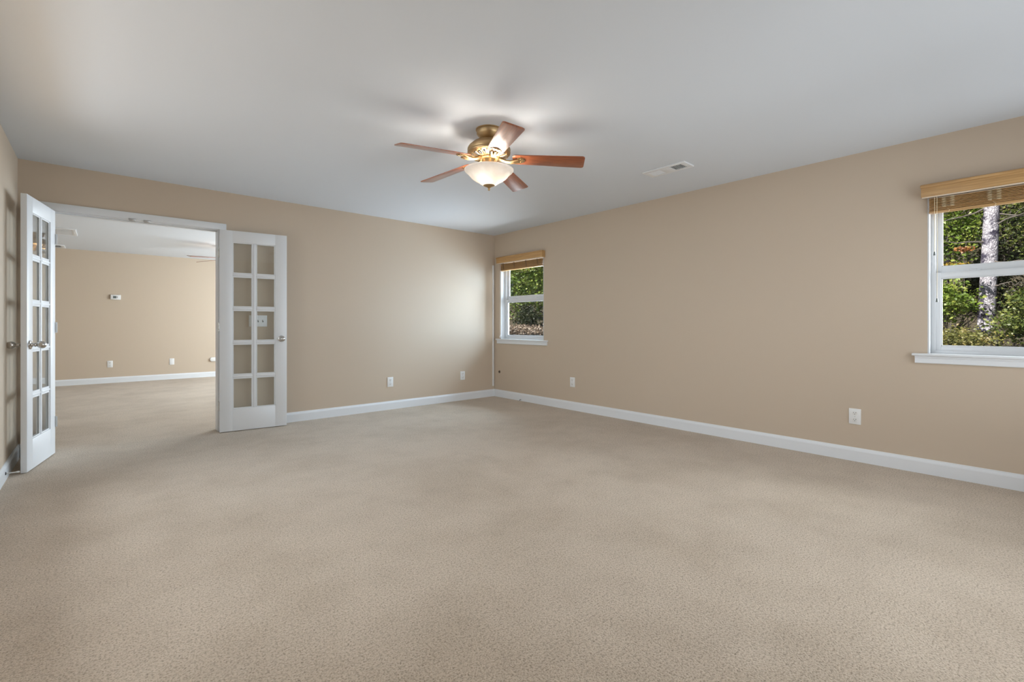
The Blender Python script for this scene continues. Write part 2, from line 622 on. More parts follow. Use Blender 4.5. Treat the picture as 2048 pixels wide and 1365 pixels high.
def french_door(name, hinge, ang, label, knob_z):
    """local X from the hinge edge, local Y = 0 at the visible face, thickness towards +Y*sgn"""
    f = MB()
    z0 = 0.006
    xs = [0, XC[0][0], XC[1][1], DW]
    f.box((0, 0, z0), (xs[1], DT, DH), 0.0025)
    f.box((xs[2], 0, z0), (DW, DT, DH), 0.0025)
    f.box((xs[1] - 0.001, 0.0002, z0), (xs[2] + 0.001, DT - 0.0002, ZR[0][0]), 0.001)
    f.box((xs[1] - 0.001, 0.0002, ZR[-1][1]), (xs[2] + 0.001, DT - 0.0002, DH), 0.001)
    o = f.build(name, M['door'])
    o.location = (hinge[0], hinge[1], 0)
    o.rotation_euler = (0, 0, ang)
    tag(o, label, 'door', None, 'structure')
    g = MB()
    a, b_ = 0.003, DT - 0.003
    # vertical muntin and four cross muntins, each with a stepped sticking
    def bar(lo, hi, ax):
        g.box((lo[0], a + 0.006, lo[1]), (hi[0], b_ - 0.006, hi[1]), 0.001)
        if ax == 'z':
            g.box((lo[0] + 0.008, a, lo[1]), (hi[0] - 0.008, b_, hi[1]), 0.003)
        else:
            g.box((lo[0], a, lo[1] + 0.008), (hi[0], b_, hi[1] - 0.008), 0.003)
    bar((XC[0][1], ZR[0][0]), (XC[1][0], ZR[-1][1]), 'z')
    for i in range(4):
        for c0, c1 in XC:
            bar((c0, ZR[i][1]), (c1, ZR[i + 1][0]), 'x')
    # glazing bead round the lights
    e = 0.009
    for (c0, c1) in XC:
        for (r0, r1) in ZR:
            for y0, y1 in ((a + 0.004, a + 0.012), (b_ - 0.012, b_ - 0.004)):
                g.box((c0 - 0.001, y0, r0), (c0 + e, y1, r1), 0.002, 1)
                g.box((c1 - e, y0, r0), (c1 + 0.001, y1, r1), 0.002, 1)
                g.box((c0, y0, r0 - 0.001), (c1, y1, r0 + e), 0.002, 1)
                g.box((c0, y0, r1 - e), (c1, y1, r1 + 0.001), 0.002, 1)
    g.build('muntin_grid', M['door'], o)
    gl = MB()
    for (c0, c1) in XC:
        for (r0, r1) in ZR:
            gl.box((c0 - 0.002, DT / 2 - 0.002, r0 - 0.002), (c1 + 0.002, DT / 2 + 0.002, r1 + 0.002))
    gg = gl.build('glazing', M['glass'], o, 0)
    gg['label'] = 'ten clear glass lights'
    for s, y in ((-1, 0.0), (1, DT)):
        k = knob_mb(s).build('door_knob', M['nickel'], o, 50)
        k.location = (DW - 0.052, y, knob_z)
        k['label'] = 'satin nickel egg-shaped knob'
    return o


def hinges(o, y):
    for z in (0.27, 1.06, 1.80):
        h = MB()
        h.tube([(-0.006, y, z - 0.045), (-0.006, y, z + 0.045)], 0.0065, 12)
        h.box((-0.003, min(y, y + 0.02), z - 0.044), (0.0005, max(y, y + 0.02), z + 0.044))
        hh = h.build('hinge', M['nickel'], o)
        hh['label'] = 'nickel butt hinge'


# right leaf, folded back almost flat against the wall (its glass shows the switches)
dA = Vector((0.887, 5.435))
dB = Vector((1.493, 5.366))
a = math.atan2(dB.y - dA.y, dB.x - dA.x)
door_r = french_door('door_1', dA, a, 'white ten-pane glazed door folded back flat in front of the three-gang switch', 0.934)
hinges(door_r, 0.006)
# left leaf, standing out from the wall beside the corner
dA = Vector((-0.290, 5.485))
dB = Vector((-0.405, 4.885))
a = math.atan2(dB.y - dA.y, dB.x - dA.x)
door_l = french_door('door_2', dA, a, 'white ten-pane glazed door standing open beside the narrow left strip of wall', 0.934)
# its visible face is the local +Y side, so shift the leaf back by its thickness
door_l.location -= Vector((-math.sin(a) * DT, math.cos(a) * DT, 0))
hinges(door_l, DT - 0.006)

# door stop on the left baseboard
ds = empty('door_stop', (XL + 0.0145, 4.73, 0.055))
tag(ds, 'small white door stop rod on the baseboard touching the open glazed door', 'door stop')
dirx = Matrix.Rotation(math.pi / 2, 4, 'Y')
MB().lathe([(0, 0), (0.011, 0), (0.011, 0.003), (0.006, 0.006), (0, 0.006)], 16, dirx).build('mount_base', M['slot'], ds)['label'] = 'dark screw plate'
sp = MB()
pts = []
for i in range(0, 181):
    th = i / 180 * 2 * math.pi * 15
    pts.append((0.005 + 0.05 * i / 180, 0.0034 * math.cos(th), 0.0034 * math.sin(th)))
sp.tube(pts, 0.0013, 5)
sp.tube([(0.004, 0, 0), (0.056, 0, 0)], 0.0028, 8)
sp.build('spring', M['cordw'], ds)
MB().lathe([(0, 0.054), (0.0055, 0.054), (0.0065, 0.060), (0.006, 0.068), (0, 0.070)], 14, dirx).build('rubber_tip', M['plastic'], ds)

# ------------------------------------------------------------------ wall plates
def wall_xf(wall, u, z):
    """local X along the wall to the viewer's right, local Y out of the wall"""
    if wall == 'back':
        return Matrix.Translation((u, YB, z)) @ Matrix.Rotation(math.pi, 4, 'Z')
    if wall == 'far':
        return Matrix.Translation((u, YF, z)) @ Matrix.Rotation(math.pi, 4, 'Z')
    return Matrix.Translation((XR, u, z)) @ Matrix.Rotation(math.pi / 2, 4, 'Z')


def place(o, wall, u, z):
    mw = wall_xf(wall, u, z)
    o.location = mw.translation
    o.rotation_euler = mw.to_euler()


def make_outlet():
    o = empty('wall_outlet')
    p_ = MB().box((-0.040, -0.001, -0.062), (0.040, 0.006, 0.062), 0.003).build('cover_plate', M['plastic'], o)
    for s in (1, -1):
        zc = 0.0265 * s
        r = MB()
        pts = []
        for k in range(24):
            th = 2 * math.pi * k / 24
            pts.append((0.0175 * math.cos(th), max(-0.0135, min(0.0135, 0.0175 * math.sin(th)))))
        r.prism(pts, 0, 0.0025, 0.0006, Matrix.Translation((0, 0.0055, zc)) @ Matrix.Rotation(-math.pi / 2, 4, 'X'))
        rr = r.build('receptacle', M['ivory'], o)
        h = MB()
        h.box((-0.0085, 0.0076, zc + 0.0005), (-0.0055, 0.0086, zc + 0.0085))
        h.box((0.0055, 0.0076, zc + 0.0005), (0.0085, 0.0086, zc + 0.0075))
        h.lathe([(0, 0), (0.0028, 0), (0.0028, 0.001), (0, 0.001)], 12, Matrix.Translation((0, 0.0076, zc - 0.007)) @ Matrix.Rotation(-math.pi / 2, 4, 'X'))
        hs = h.build('contact_slot', M['slot'], rr)
        hs['label'] = 'dark contact slots'
    s = MB().lathe([(0, 0), (0.0035, 0), (0.003, 0.0015), (0, 0.0018)], 12, Matrix.Translation((0, 0.0058, 0)) @ Matrix.Rotation(-math.pi / 2, 4, 'X'))
    s.build('screw', M['steel'], o)
    return o


outlet = make_outlet()
spots = [('right', 0.996, 0.354, 'white duplex wall outlet on the window wall, nearest to the big window'),
         ('right', 3.959, 0.354, 'white duplex wall outlet on the window wall, below and right of the small corner window'),
         ('back', 2.780, 0.351, 'white duplex wall outlet on the doorway wall, nearer the folded glazed door'),
         ('back', 3.907, 0.353, 'slim white duplex wall outlet on the doorway wall near the corner raceway'),
         ('far', 0.123, 0.352, 'white duplex wall outlet in the next room below the thermostat')]
for i, (wl, u, z, lab) in enumerate(spots):
    o = outlet if i == 0 else copy_tree(outlet)
    place(o, wl, u, z)
    tag(o, lab, 'outlet', 'duplex wall outlets')

# blank cover plate in the next room
o = empty('blank_plate')
place(o, 'far', 1.058, 0.352)
tag(o, 'plain white blank wall plate in the next room between outlet and night light', 'wall plate')
MB().box((-0.039, -0.001, -0.062), (0.039, 0.006, 0.062), 0.003).build('cover_plate', M['plastic'], o)
for s in (-1, 1):
    MB().lathe([(0, 0), (0.0035, 0), (0.003, 0.0015), (0, 0.0018)], 12, Matrix.Translation((0, 0.0058, 0.045 * s)) @ Matrix.Rotation(-math.pi / 2, 4, 'X')).build('screw', M['steel'], o)

# plug-in night light
o = empty('night_light')
place(o, 'far', 1.775, 0.362)
tag(o, 'white oval plug-in night light on the next room wall by the door edge', 'night light')
pts = []
for k in range(32):
    th = 2 * math.pi * k / 32
    cx = 0.035 if math.cos(th) >= 0 else -0.035
    pts.append((cx + 0.042 * math.cos(th), 0.042 * math.sin(th)))
MB().prism(pts, -0.001, 0.034, 0.008, Matrix.Rotation(-math.pi / 2, 4, 'X')).build('housing', M['plastic'], o)
MB().prism([(0.9 * x - 0.02 * 0, 0.5 * y) for x, y in pts], 0.033, 0.037, 0.0015, Matrix.Rotation(-math.pi / 2, 4, 'X')).build('lens', M['ivory'], o)

# thermostat
o = empty('thermostat')
place(o, 'far', 0.203, 1.600)
tag(o, 'white rectangular thermostat with small grey screen on the next room wall', 'thermostat')
MB().box((-0.074, -0.001, -0.045), (0.074, 0.028, 0.045), 0.006).build('housing', M['plastic'], o)
MB().box((-0.012, 0.0275, -0.022), (0.036, 0.030, 0.024), 0.001).build('screen', M['lcd'], o)['label'] = 'grey display'
for k in (0.010, -0.010):
    MB().box((-0.030, 0.0275, k - 0.006), (-0.018, 0.031, k + 0.006), 0.0015).build('button', M['lcd'], o)['label'] = 'grey button'

# three gang switch behind the folded door
o = empty('light_switch')
place(o, 'back', 1.255, 1.123)
tag(o, 'white three-gang toggle light switch seen through the folded glazed door', 'light switch')
MB().box((-0.087, -0.001, -0.060), (0.087, 0.007, 0.060), 0.003).build('cover_plate', M['plastic'], o)
for k, up in ((-0.046, 1), (0, 1), (0.046, -1)):
    MB().box((k - 0.0055, 0.0065, -0.0125), (k + 0.0055, 0.0085, 0.0125), 0.0005).build('toggle_slot', M['lcd'], o)['label'] = 'grey slot'
    tg = MB()
    tg.box((-0.0038, 0.0, -0.005), (0.0038, 0.019, 0.005), 0.0015, 2, Matrix.Translation((k, 0.004, 0)) @ Matrix.Rotation(up * math.radians(28), 4, 'X'))
    tg.build('toggle', M['ivory'], o)

# cable raceway in the corner
o = empty('cable_raceway', (XR - 0.030, YB, 0.0))
tag(o, 'slim vertical white cable raceway on the wall beside the room corner', 'cable cover')
for z0, z1 in ((0.155, 1.698), (1.701, 1.985)):
    MB().box((-0.014, -0.013, z0), (0.014, 0.001, z1), 0.003).build('cover_strip', M['plastic'], o)
MB().box((-0.0150, -0.0142, 1.690), (0.0150, 0.001, 1.709), 0.002).build('joint_clip', M['plastic'], o)

# brown cable grommet and tiny cable end
o = empty('cable_grommet')
place(o, 'right', 5.411, 0.377)
tag(o, 'tiny brown cable grommet low on the wall under the corner window', 'grommet')
rx = Matrix.Rotation(-math.pi / 2, 4, 'X')
MB().lathe([(0.0, -0.001), (0.021, -0.001), (0.021, 0.003), (0.017, 0.005), (0.008, 0.005), (0, 0.005)], 20, rx).build('ring', M['brown'], o)
MB().lathe([(0, 0.0045), (0.007, 0.0045), (0.007, 0.016), (0, 0.016)], 14, rx).build('plug', M['slot'], o)
o = empty('cable_end')
place(o, 'right', 4.915, 0.0)
tag(o, 'tiny dark cable end poking out where carpet meets baseboard', 'cable')
MB().tube([(0, 0.010, 0.012), (0, 0.022, 0.020), (0.003, 0.034, 0.018), (0.006, 0.042, 0.008)], 0.004, 8).build('cable', M['slot'], o)
MB().tube([(0, 0.021, 0.0205), (0, 0.024, 0.021)], 0.006, 8).build('collar', M['steel'], o)


# ------------------------------------------------------------------ ceiling vents
def make_vent(name, ln, wd, bank, cross):
    """register flush on the ceiling; local X = length, local Y = width, hangs down from z=0; bank: list of (x0, x1) louvre fields"""
    o = empty(name)
    f = MB()
    hx, hy, d = ln / 2, wd / 2, 0.012
    iy = hy - 0.030
    f.box((-hx, -hy, -d), (hx, -iy, 0.001), 0.004)
    f.box((-hx, iy, -d), (hx, hy, 0.001), 0.004)
    xs = [-hx] + [v for b_ in bank for v in b_] + [hx]
    for i in range(0, len(xs), 2):
        f.box((xs[i], -iy - 0.002, -d), (xs[i + 1], iy + 0.002, 0.001), 0.003)
    f.build('frame', M['vent'], o)
    MB().box((-hx + 0.01, -hy + 0.01, -0.0005), (hx - 0.01, hy - 0.01, 0.0008)).build('duct_opening', M['duct'], o)['label'] = 'dark duct opening'
    for bi, (x0, x1) in enumerate(bank):
        l = MB()
        if cross:
            n = int((x1 - x0) / 0.014)
            for k in range(n):
                xx = x0 + (k + 0.5) * (x1 - x0) / n
                l.box((-0.0008, -iy, -0.0065), (0.0008, iy, 0.0065), 0, 1, Matrix.Translation((xx, 0, -0.0065)) @ Matrix.Rotation(math.radians(38 * (1 if bi == 0 else -1)), 4, 'Y'))
        else:
            n = int(2 * iy / 0.013)
            for k in range(n):
                yy = -iy + (k + 0.5) * 2 * iy / n
                l.box((x0, -0.0008, -0.0065), (x1, 0.0008, 0.0065), 0, 1, Matrix.Translation((0, yy, -0.0065)) @ Matrix.Rotation(math.radians(-38), 4, 'X'))
        l.build('louvre', M['vent'], o)
    s = MB().box((hx - 0.030, 0.012, -0.020), (hx - 0.022, 0.018, -0.010), 0.002)
    s.build('damper_lever', M['vent'], o)
    return o


v = make_vent('ceiling_vent', 0.40, 0.172, [(-0.155, -0.045), (0.045, 0.155)], True)
v.location = (3.706, 2.168, H)
v.rotation_euler = (0, 0, -math.pi / 2)
tag(v, 'white two-bank ceiling register right of the nearer ceiling fan', 'vent')
v = make_vent('ceiling_vent', 0.64, 0.60, [(-0.27, 0.27)], False)
v.location = (-0.59, 9.37, H)
tag(v, 'large white return grille in the next room ceiling behind the open door edge', 'vent')
v = make_vent('ceiling_vent', 0.36, 0.36, [(-0.13, -0.012), (0.012, 0.13)], True)
v.location = (-0.65, 11.18, H)
tag(v, 'small white register in the next room ceiling against the far wall', 'vent')


# ------------------------------------------------------------------ windows
def make_window(name, y0, y1, label):
    """frame, two sashes, glass; returns root mesh (frame)"""
    f = MB()
    XI, XO = XR + 0.075, XR + T                    # vinyl frame depth range
    zb, zt = WZ
    # jamb liner (white returns)
    f.box((XR + 0.001, y0, zb), (XO, y0 + 0.010, zt), 0.001)
    f.box((XR + 0.001, y1 - 0.010, zb), (XO, y1, zt), 0.001)
    f.box((XR + 0.001, y0 + 0.010, zt - 0.010), (XO, y1 - 0.010, zt), 0.001)
    # vinyl frame with a stepped face
    fw_ = 0.026
    for a0, a1 in ((y0 + 0.010, y0 + 0.010 + fw_), (y1 - 0.010 - fw_, y1 - 0.010)):
        f.box((XI, a0, zb), (XO, a1, zt - 0.010), 0.003)
    f.box((XI, y0 + 0.03, zb), (XO, y1 - 0.03, zb + 0.030), 0.003)
    f.box((XI, y0 + 0.03, zt - 0.062), (XO, y1 - 0.03, zt - 0.010), 0.003)
    root = f.build(name, M['vinyl'])
    tag(root, label, 'window', None, 'structure')
    ya, yb = y0 + 0.034, y1 - 0.034

    def sash(nm, x0, x1, z0, z1, rb, rt, st_):
        s = MB()
        s.box((x0, ya, z0), (x1, ya + st_, z1), 0.004)
        s.box((x0, yb - st_, z0), (x1, yb, z1), 0.004)
        s.box((x0, ya + st_ - 0.002, z0), (x1, yb - st_ + 0.002, z0 + rb), 0.004)
        s.box((x0, ya + st_ - 0.002, z1 - rt), (x1, yb - st_ + 0.002, z1), 0.004)
        # glazing bead
        e = 0.006
        xb = x0 + 0.006
        s.box((xb, ya + st_ - 0.001, z0 + rb), (x1 - 0.004, ya + st_ + e, z1 - rt), 0.001)
        s.box((xb, yb - st_ - e, z0 + rb), (x1 - 0.004, yb - st_ + 0.001, z1 - rt), 0.001)
        s.box((xb, ya + st_, z0 + rb - 0.001), (x1 - 0.004, yb - st_, z0 + rb + e), 0.001)
        s.box((xb, ya + st_, z1 - rt - e), (x1 - 0.004, yb - st_, z1 - rt + 0.001), 0.001)
        so = s.build(nm, M['vinyl'], root)
        g = MB().box(((x0 + x1) / 2 - 0.002, ya + st_ - 0.002, z0 + rb - 0.002), ((x0 + x1) / 2 + 0.002, yb - st_ + 0.002, z1 - rt + 0.002))
        g.build('pane', M['window_glass'], so, 0)['label'] = 'clear glass pane'
        return so
    lo = sash('lower_sash', XI + 0.006, XI + 0.034, zb + 0.010, 1.462, 0.052, 0.042, 0.030)
    up = sash('upper_sash', XI + 0.036, XI + 0.062, 1.436, zt - 0.050, 0.070, 0.090, 0.030)
    # sash lock on the meeting rail
    for yy in (y0 + 0.24, y1 - 0.24):
        k = MB()
        k.box((XI + 0.012, yy - 0.028, 1.462), (XI + 0.032, yy + 0.028, 1.470), 0.002)
        k.box((XI + 0.014, yy - 0.006, 1.469), (XI + 0.030, yy + 0.030, 1.477), 0.003)
        k.build('sash_lock', M['vinyl'], lo)
    # stool and apron
    s = MB()
    s.box((XR - 0.034, y0 - 0.085, 0.856), (XR + 0.078, y1 + 0.085, 0.874), 0.005, 3)
    so = s.build('window_stool', M['trim'], root)
    MB().sweep([(0, 0), (0.014, 0), (0.017, 0.004), (0.017, 0.036), (0.020, 0.040), (0.020, 0.053), (0, 0.053)],
               (XR, y0 - 0.068, 0.803), (XR, y1 + 0.068, 0.803), (-1, 0, 0)).build('apron', M['trim'], root)
    return root


# the stool of the corner window stops short of the corner raceway
make_window('window_1', W1[0], W1[1], 'small white double-hung window by the room corner with leafy shrub outside')
make_window('window_2', W2[0], W2[1], 'large white double-hung window with the pale tree trunk outside, cut by the picture edge')


# ------------------------------------------------------------------ wooden blinds pulled up
def make_blind(y0, y1, label, tassels, cord_side, tape_ys, loose):
    root = empty('window_blind', (XR, (y0 + y1) / 2, 1.95))
    tag(root, label, 'blind', 'honey wood blinds')
    L = (y1 - y0) / 2
    v = MB()
    prof = [(0.0, 0), (0.0, 0.090), (-0.014, 0.090), (-0.014, 0.0835), (-0.018, 0.081), (-0.018, 0.012), (-0.014, 0.008), (-0.014, 0)]
    # valance board: straight face plus returns to the wall
    zv = 0.047
    XV = -0.052
    v.box((XV - 0.012, -L - 0.034, zv), (XV, L + 0.034, zv + 0.091), 0.004, 2)
    v.box((XV - 0.016, -L - 0.038, zv + 0.068), (XV + 0.002, L + 0.038, zv + 0.088), 0.003, 2)
    for s in (-1, 1):
        a_ = s * (L + 0.034)
        v.box((XV - 0.004, min(a_, a_ - s * 0.012), zv), (0.0, max(a_, a_ - s * 0.012), zv + 0.091), 0.003, 2)
    v.build('valance', M['honey'], root)
    MB().box((XV + 0.004, -L + 0.002, zv + 0.001), (0.052, L - 0.002, zv + 0.044), 0.003).build('headrail', M['rail'], root)
    MB().box((XV - 0.010, -L - 0.030, zv - 0.007), (XV + 0.010, L + 0.030, zv + 0.001), 0.003).build('valance_lip', M['rail'], root)['label'] = 'pale lower lip'
    st_ = MB()
    n = 9
    ztop, zbot = zv - 0.010, -0.052
    rnd = random.Random(7)
    for k in range(n):
        zz = zbot + (ztop - zbot) * (k + 0.5) / n
        dx = rnd.uniform(-0.0025, 0.0025)
        st_.box((-0.030 + dx, -L + 0.006, zz - 0.0022), (0.022 + dx, L - 0.006, zz + 0.0022), 0.001, 1)
    st_.build('slat_stack', M['honey'], root)
    MB().box((-0.032, -L + 0.005, zbot - 0.015), (0.024, L - 0.005, zbot - 0.002), 0.003).build('bottom_rail', M['honey'], root)
    for ty in tape_ys:
        yy = ty - (y0 + y1) / 2
        t_ = MB()
        if loose:
            # slack ladder cords bunched in front of the stack
            for s in (-1, 1):
                pts = []
                for i in range(25):
                    w_ = s * 0.022 + (0.010 if i % 2 else -0.010)
                    pts.append((-0.036 - 0.004 * (i % 3), yy + w_, zv - 0.014 - 0.068 * i / 24))
                t_.tube(pts, 0.0016, 5)
            pts = []
            for i in range(15):
                pts.append((-0.040, yy + 0.026 * (1 if i % 2 else -1), zv - 0.012 - 0.066 * i / 14))
            t_.tube(pts, 0.0013, 5)
            t_.tube([(-0.036, yy + 0.006, zbot + 0.004), (-0.036, yy - 0.008, zbot - 0.008), (-0.034, yy - 0.002, zbot - 0.022)], 0.001, 5)
        else:
            for s in (-1, 1):
                t_.tube([(-0.036, yy + s * 0.010 + 0.01, zv - 0.002), (-0.037, yy + s * 0.004, (zv + zbot) / 2), (-0.036, yy + s * 0.008 - 0.008, zbot)], 0.0022, 5)
        t_.build('ladder_cord', M['cord'] if loose else M['brown'], root)
        b_ = MB()
        b_.lathe([(0, -0.003), (0.003, -0.002), (0.0035, 0.001), (0, 0.003)], 10, Matrix.Translation((XV - 0.0095, yy, zv - 0.004)))
        b_.build('cord_button', M['plastic'], root)
    # lift cords on the far side
    for i, (off, zt_) in enumerate(tassels):
        yy = (L - off) if cord_side > 0 else (-L + off)
        c = MB()
        c.tube([(-0.040, yy, zv), (-0.041, yy, zbot), (-0.040 + 0.002 * i, yy - 0.002, (zt_ - 1.95) * 0.5), (-0.040, yy, zt_ - 1.95 + 0.02)], 0.0014, 5)
        cc = c.build('lift_cord', M['cord'] if loose else M['cordw'], root)
        tsl = MB().lathe([(0, 0.026), (0.003, 0.026), (0.0045, 0.020), (0.007, 0.004), (0.0075, 0.0), (0, 0.0)], 14, Matrix.Translation((-0.040, yy, zt_ - 1.95 - 0.006)))
        tsl.build('tassel', M['lcd'] if loose else M['plastic'], cc)
    return root


make_blind(W1[0] + 0.006, W1[1] - 0.006, 'honey wood blind pulled up at the top of the small corner window',
           [(0.03, 0.90), (0.045, 0.92)], 1, (4.56, 4.79, 5.04, 5.28), False)
make_blind(W2[0] + 0.006, W2[1] - 0.006, 'honey wood blind with bunched cream cords atop the large window',
           [(0.037, 1.583), (0.050, 1.25)], 1, (0.448, 0.222, -0.22), True)

# ------------------------------------------------------------------ ceiling fan
FAN = Vector((2.03, 2.555, H))
BULBS = []


def make_fan():
    root = empty('ceiling_fan', FAN)
    MB().lathe([(0, 0.001), (0.092, 0.001), (0.092, -0.006), (0.086, -0.010), (0.085, -0.032), (0.082, -0.037), (0.060, -0.062), (0.050, -0.070), (0, -0.070)], 48).build('canopy', M['brass'], root)
    MB().lathe([(0, -0.066), (0.040, -0.066), (0.044, -0.074), (0.075, -0.080), (0.112, -0.094), (0.132, -0.112), (0.136, -0.118),
                (0.141, -0.120), (0.148, -0.132), (0.150, -0.142), (0.146, -0.152), (0.150, -0.160), (0.148, -0.168), (0.138, -0.176),
                (0.132, -0.180), (0.075, -0.196), (0.068, -0.198), (0, -0.198)], 64).build('motor_housing', M['brass'], root)
    # cooling slots in the lower cone
    s = MB()
    for k in range(20):
        mt = Matrix.Rotation(2 * math.pi * k / 20, 4, 'Z')
        s.tube([(0.092, 0, -0.1925), (0.126, 0, -0.1828)], [0.0055, 0.0075], 8, mt)
    s.build('cooling_slot', M['slot'], root)['label'] = 'dark radial slots'
    r = MB()
    for k in range(20):
        mt = Matrix.Rotation(2 * math.pi * (k + 0.5) / 20, 4, 'Z')
        r.tube([(0.080, 0, -0.197), (0.105, 0, -0.193), (0.134, 0, -0.182)], [0.003, 0.005, 0.005], 8, mt)
    r.build('slot_rib', M['brass'], root)
    MB().lathe([(0, -0.195), (0.066, -0.195), (0.068, -0.203), (0.060, -0.208), (0.050, -0.210), (0.049, -0.250), (0.056, -0.254), (0.062, -0.262), (0.060, -0.268), (0, -0.268)], 40).build('switch_housing', M['brass'], root)
    # blades and brackets
    outline = []
    x0, x1, w0, w1 = 0.165, 0.660, 0.055, 0.069
    outline += [(x0, -w0 + 0.012), (x0 + 0.020, -w0)]
    rc = 0.020
    for k in range(7):
        th = -math.pi / 2 + math.pi / 2 * k / 6
        outline.append((x1 - rc + rc * math.cos(th), -w1 + rc + rc * math.sin(th)))
    for k in range(7):
        th = math.pi / 2 * k / 6
        outline.append((x1 - rc + rc * math.cos(th), w1 - rc + rc * math.sin(th)))
    outline += [(x0 + 0.020, w0), (x0, w0 - 0.012)]
    droop = Matrix.Rotation(math.radians(3.3), 4, 'Y')
    pitch = Matrix.Rotation(math.radians(-12.5), 4, 'X')
    bl = MB()
    bl.prism(outline, -0.003, 0.003, 0.0012)
    blade0 = bl.build('blade', M['cherry'], root)
    bxf = Matrix.Translation((0, 0, -0.199)) @ droop @ pitch
    # bracket: swan neck from the hub to a scalloped shell under the blade
    k = MB()
    inv = Matrix.Identity(4)
    path = [(0.050, 0, -0.196), (0.085, 0, -0.209), (0.120, 0, -0.222), (0.150, 0, -0.228), (0.180, 0, -0.226), (0.205, 0, -0.222)]
    for oy in (-0.012, 0.0, 0.012):
        k.tube([(x, oy * (1 + 3.2 * max(0, x - 0.12) / 0.1) * 0.6, z - (0.002 if oy == 0 else 0)) for x, y, z in path], [0.009, 0.009, 0.0085, 0.008, 0.0075, 0.006], 10)
    pts = []
    for i in range(41):
        th = -math.pi * 0.62 + 1.24 * math.pi * i / 40
        rr = 0.036 * (1 + 0.09 * math.cos(9 * th))
        pts.append((0.212 + rr * math.cos(th), rr * math.sin(th)))
    k.prism(pts, -0.0085, -0.003, 0.002, bxf)
    k.prism([(0.228 + 0.55 * (x - 0.212), 0.55 * y) for x, y in pts], -0.012, -0.008, 0.002, bxf)
    for sx, sy in ((0.222, -0.018), (0.222, 0.018), (0.238, 0.0)):
        k.lathe([(0, -0.0145), (0.004, -0.0135), (0.005, -0.011), (0.005, -0.008), (0, -0.008)], 10, bxf @ Matrix.Translation((sx, sy, 0)))
    br0 = k.build('blade_bracket', M['brass'], root)
    br0['label'] = 'antique brass scroll bracket'
    base = math.radians(27.9)
    for i in range(5):
        rz = Matrix.Rotation(base + i * 2 * math.pi / 5, 4, 'Z')
        for src, mx in ((blade0, rz @ bxf), (br0, rz)):
            o = src if i == 0 else src.copy()
            if i:
                COL.objects.link(o)
                o.parent = root
            o.matrix_local = mx
    # glass bowl
    g = MB()
    prof = [(0.168, -0.277), (0.171, -0.279), (0.1715, -0.283), (0.166, -0.290), (0.154, -0.300), (0.143, -0.310), (0.134, -0.322), (0.121, -0.336),
            (0.100, -0.351), (0.082, -0.360), (0.072, -0.367), (0.061, -0.375), (0.049, -0.384), (0.040, -0.388), (0.020, -0.389), (0.0, -0.389)]
    inner = [(max(r_ - 0.004, 0.0), z_ + 0.004) for r_, z_ in prof[::-1] if r_ > 0.0] 
    g.lathe(prof + [(0.0, -0.385)] + inner[:-2] + [(0.166, -0.277), (0.168, -0.277)], 64)
    bowl = g.build('glass_bowl', M['alabaster'], root, 60)
    bowl['label'] = 'lit alabaster glass bowl shade'
    MB().lathe([(0, -0.386), (0.040, -0.3845), (0.0405, -0.388), (0.032, -0.393), (0.019, -0.398), (0.010, -0.403), (0.007, -0.408), (0.0095, -0.413), (0.008, -0.419), (0.004, -0.423), (0, -0.424)], 28).build('finial', M['brass'], root)
    c = MB()
    for i in range(36):
        z = -0.424 - i * 0.0026
        c.lathe([(0, 0.0011), (0.0011, 0.0), (0, -0.0011)], 6, Matrix.Translation((0.002, 0, z)))
    c.tube([(0.002, 0, -0.42), (0.002, 0, -0.516)], 0.0005, 5)
    c.build('pull_chain', M['chain'], root)
    MB().tube([(0, 0, -0.26), (0, 0, -0.38)], 0.005, 8).build('centre_rod', M['brass'], root)
    for q in range(3):
        th = math.radians(200 + 120 * q)
        bx, by = 0.062 * math.cos(th), 0.062 * math.sin(th)
        b_ = MB().lathe([(0, 0.0), (0.012, 0.0), (0.014, 0.02), (0.012, 0.022), (0, 0.022)], 14, Matrix.Translation((bx, by, -0.29)))
        b_.build('lamp_holder', M['brass'], root)
        BULBS.append((bx, by, -0.338))
    return root


fan = make_fan()
tag(fan, 'five-blade cherry and antique brass ceiling fan with lit glass bowl, hanging in the front room', 'ceiling fan', 'ceiling fans')
fan2 = copy_tree(fan)
fan2.location = (1.69, 9.38, H)
fan2.rotation_euler = (0, 0, math.radians(197.7 - 27.9 - 144))
tag(fan2, 'second ceiling fan in the next room, only two blade ends showing past the door edge', 'ceiling fan', 'ceiling fans')


def bulbs(at, rz, power):
    for i, (x, y, z) in enumerate(BULBS):
        l = bpy.data.lights.new('fan_lamp', 'POINT')
        l.energy = power
        l.color = (1.0, 0.94, 0.86)
        l.shadow_soft_size = 0.04
        o = bpy.data.objects.new('fan_lamp', l)
        v_ = Matrix.Rotation(rz, 4, 'Z') @ Vector((x, y, z))
        o.location = Vector(at) + v_
        COL.objects.link(o)


bulbs(FAN, 0, 3.9)
bulbs(fan2.location, fan2.rotation_euler.z, 2.8)


# ------------------------------------------------------------------ outdoors
def smooth(a, b, x):
    t = np.clip((x - a) / (b - a), 0, 1)
    return t * t * (3 - 2 * t)


def ground_z(x, y):
    x = np.asarray(x, float)
    y = np.asarray(y, float)
    z = -0.15 + 0.12 * (x - 5.0)
    z = z + 0.34 * np.maximum(0, x - 14.0)
    z = z + 0.78 * smooth(5.9, 7.4, y) + 0.30 * np.maximum(0, y - 11)
    return z


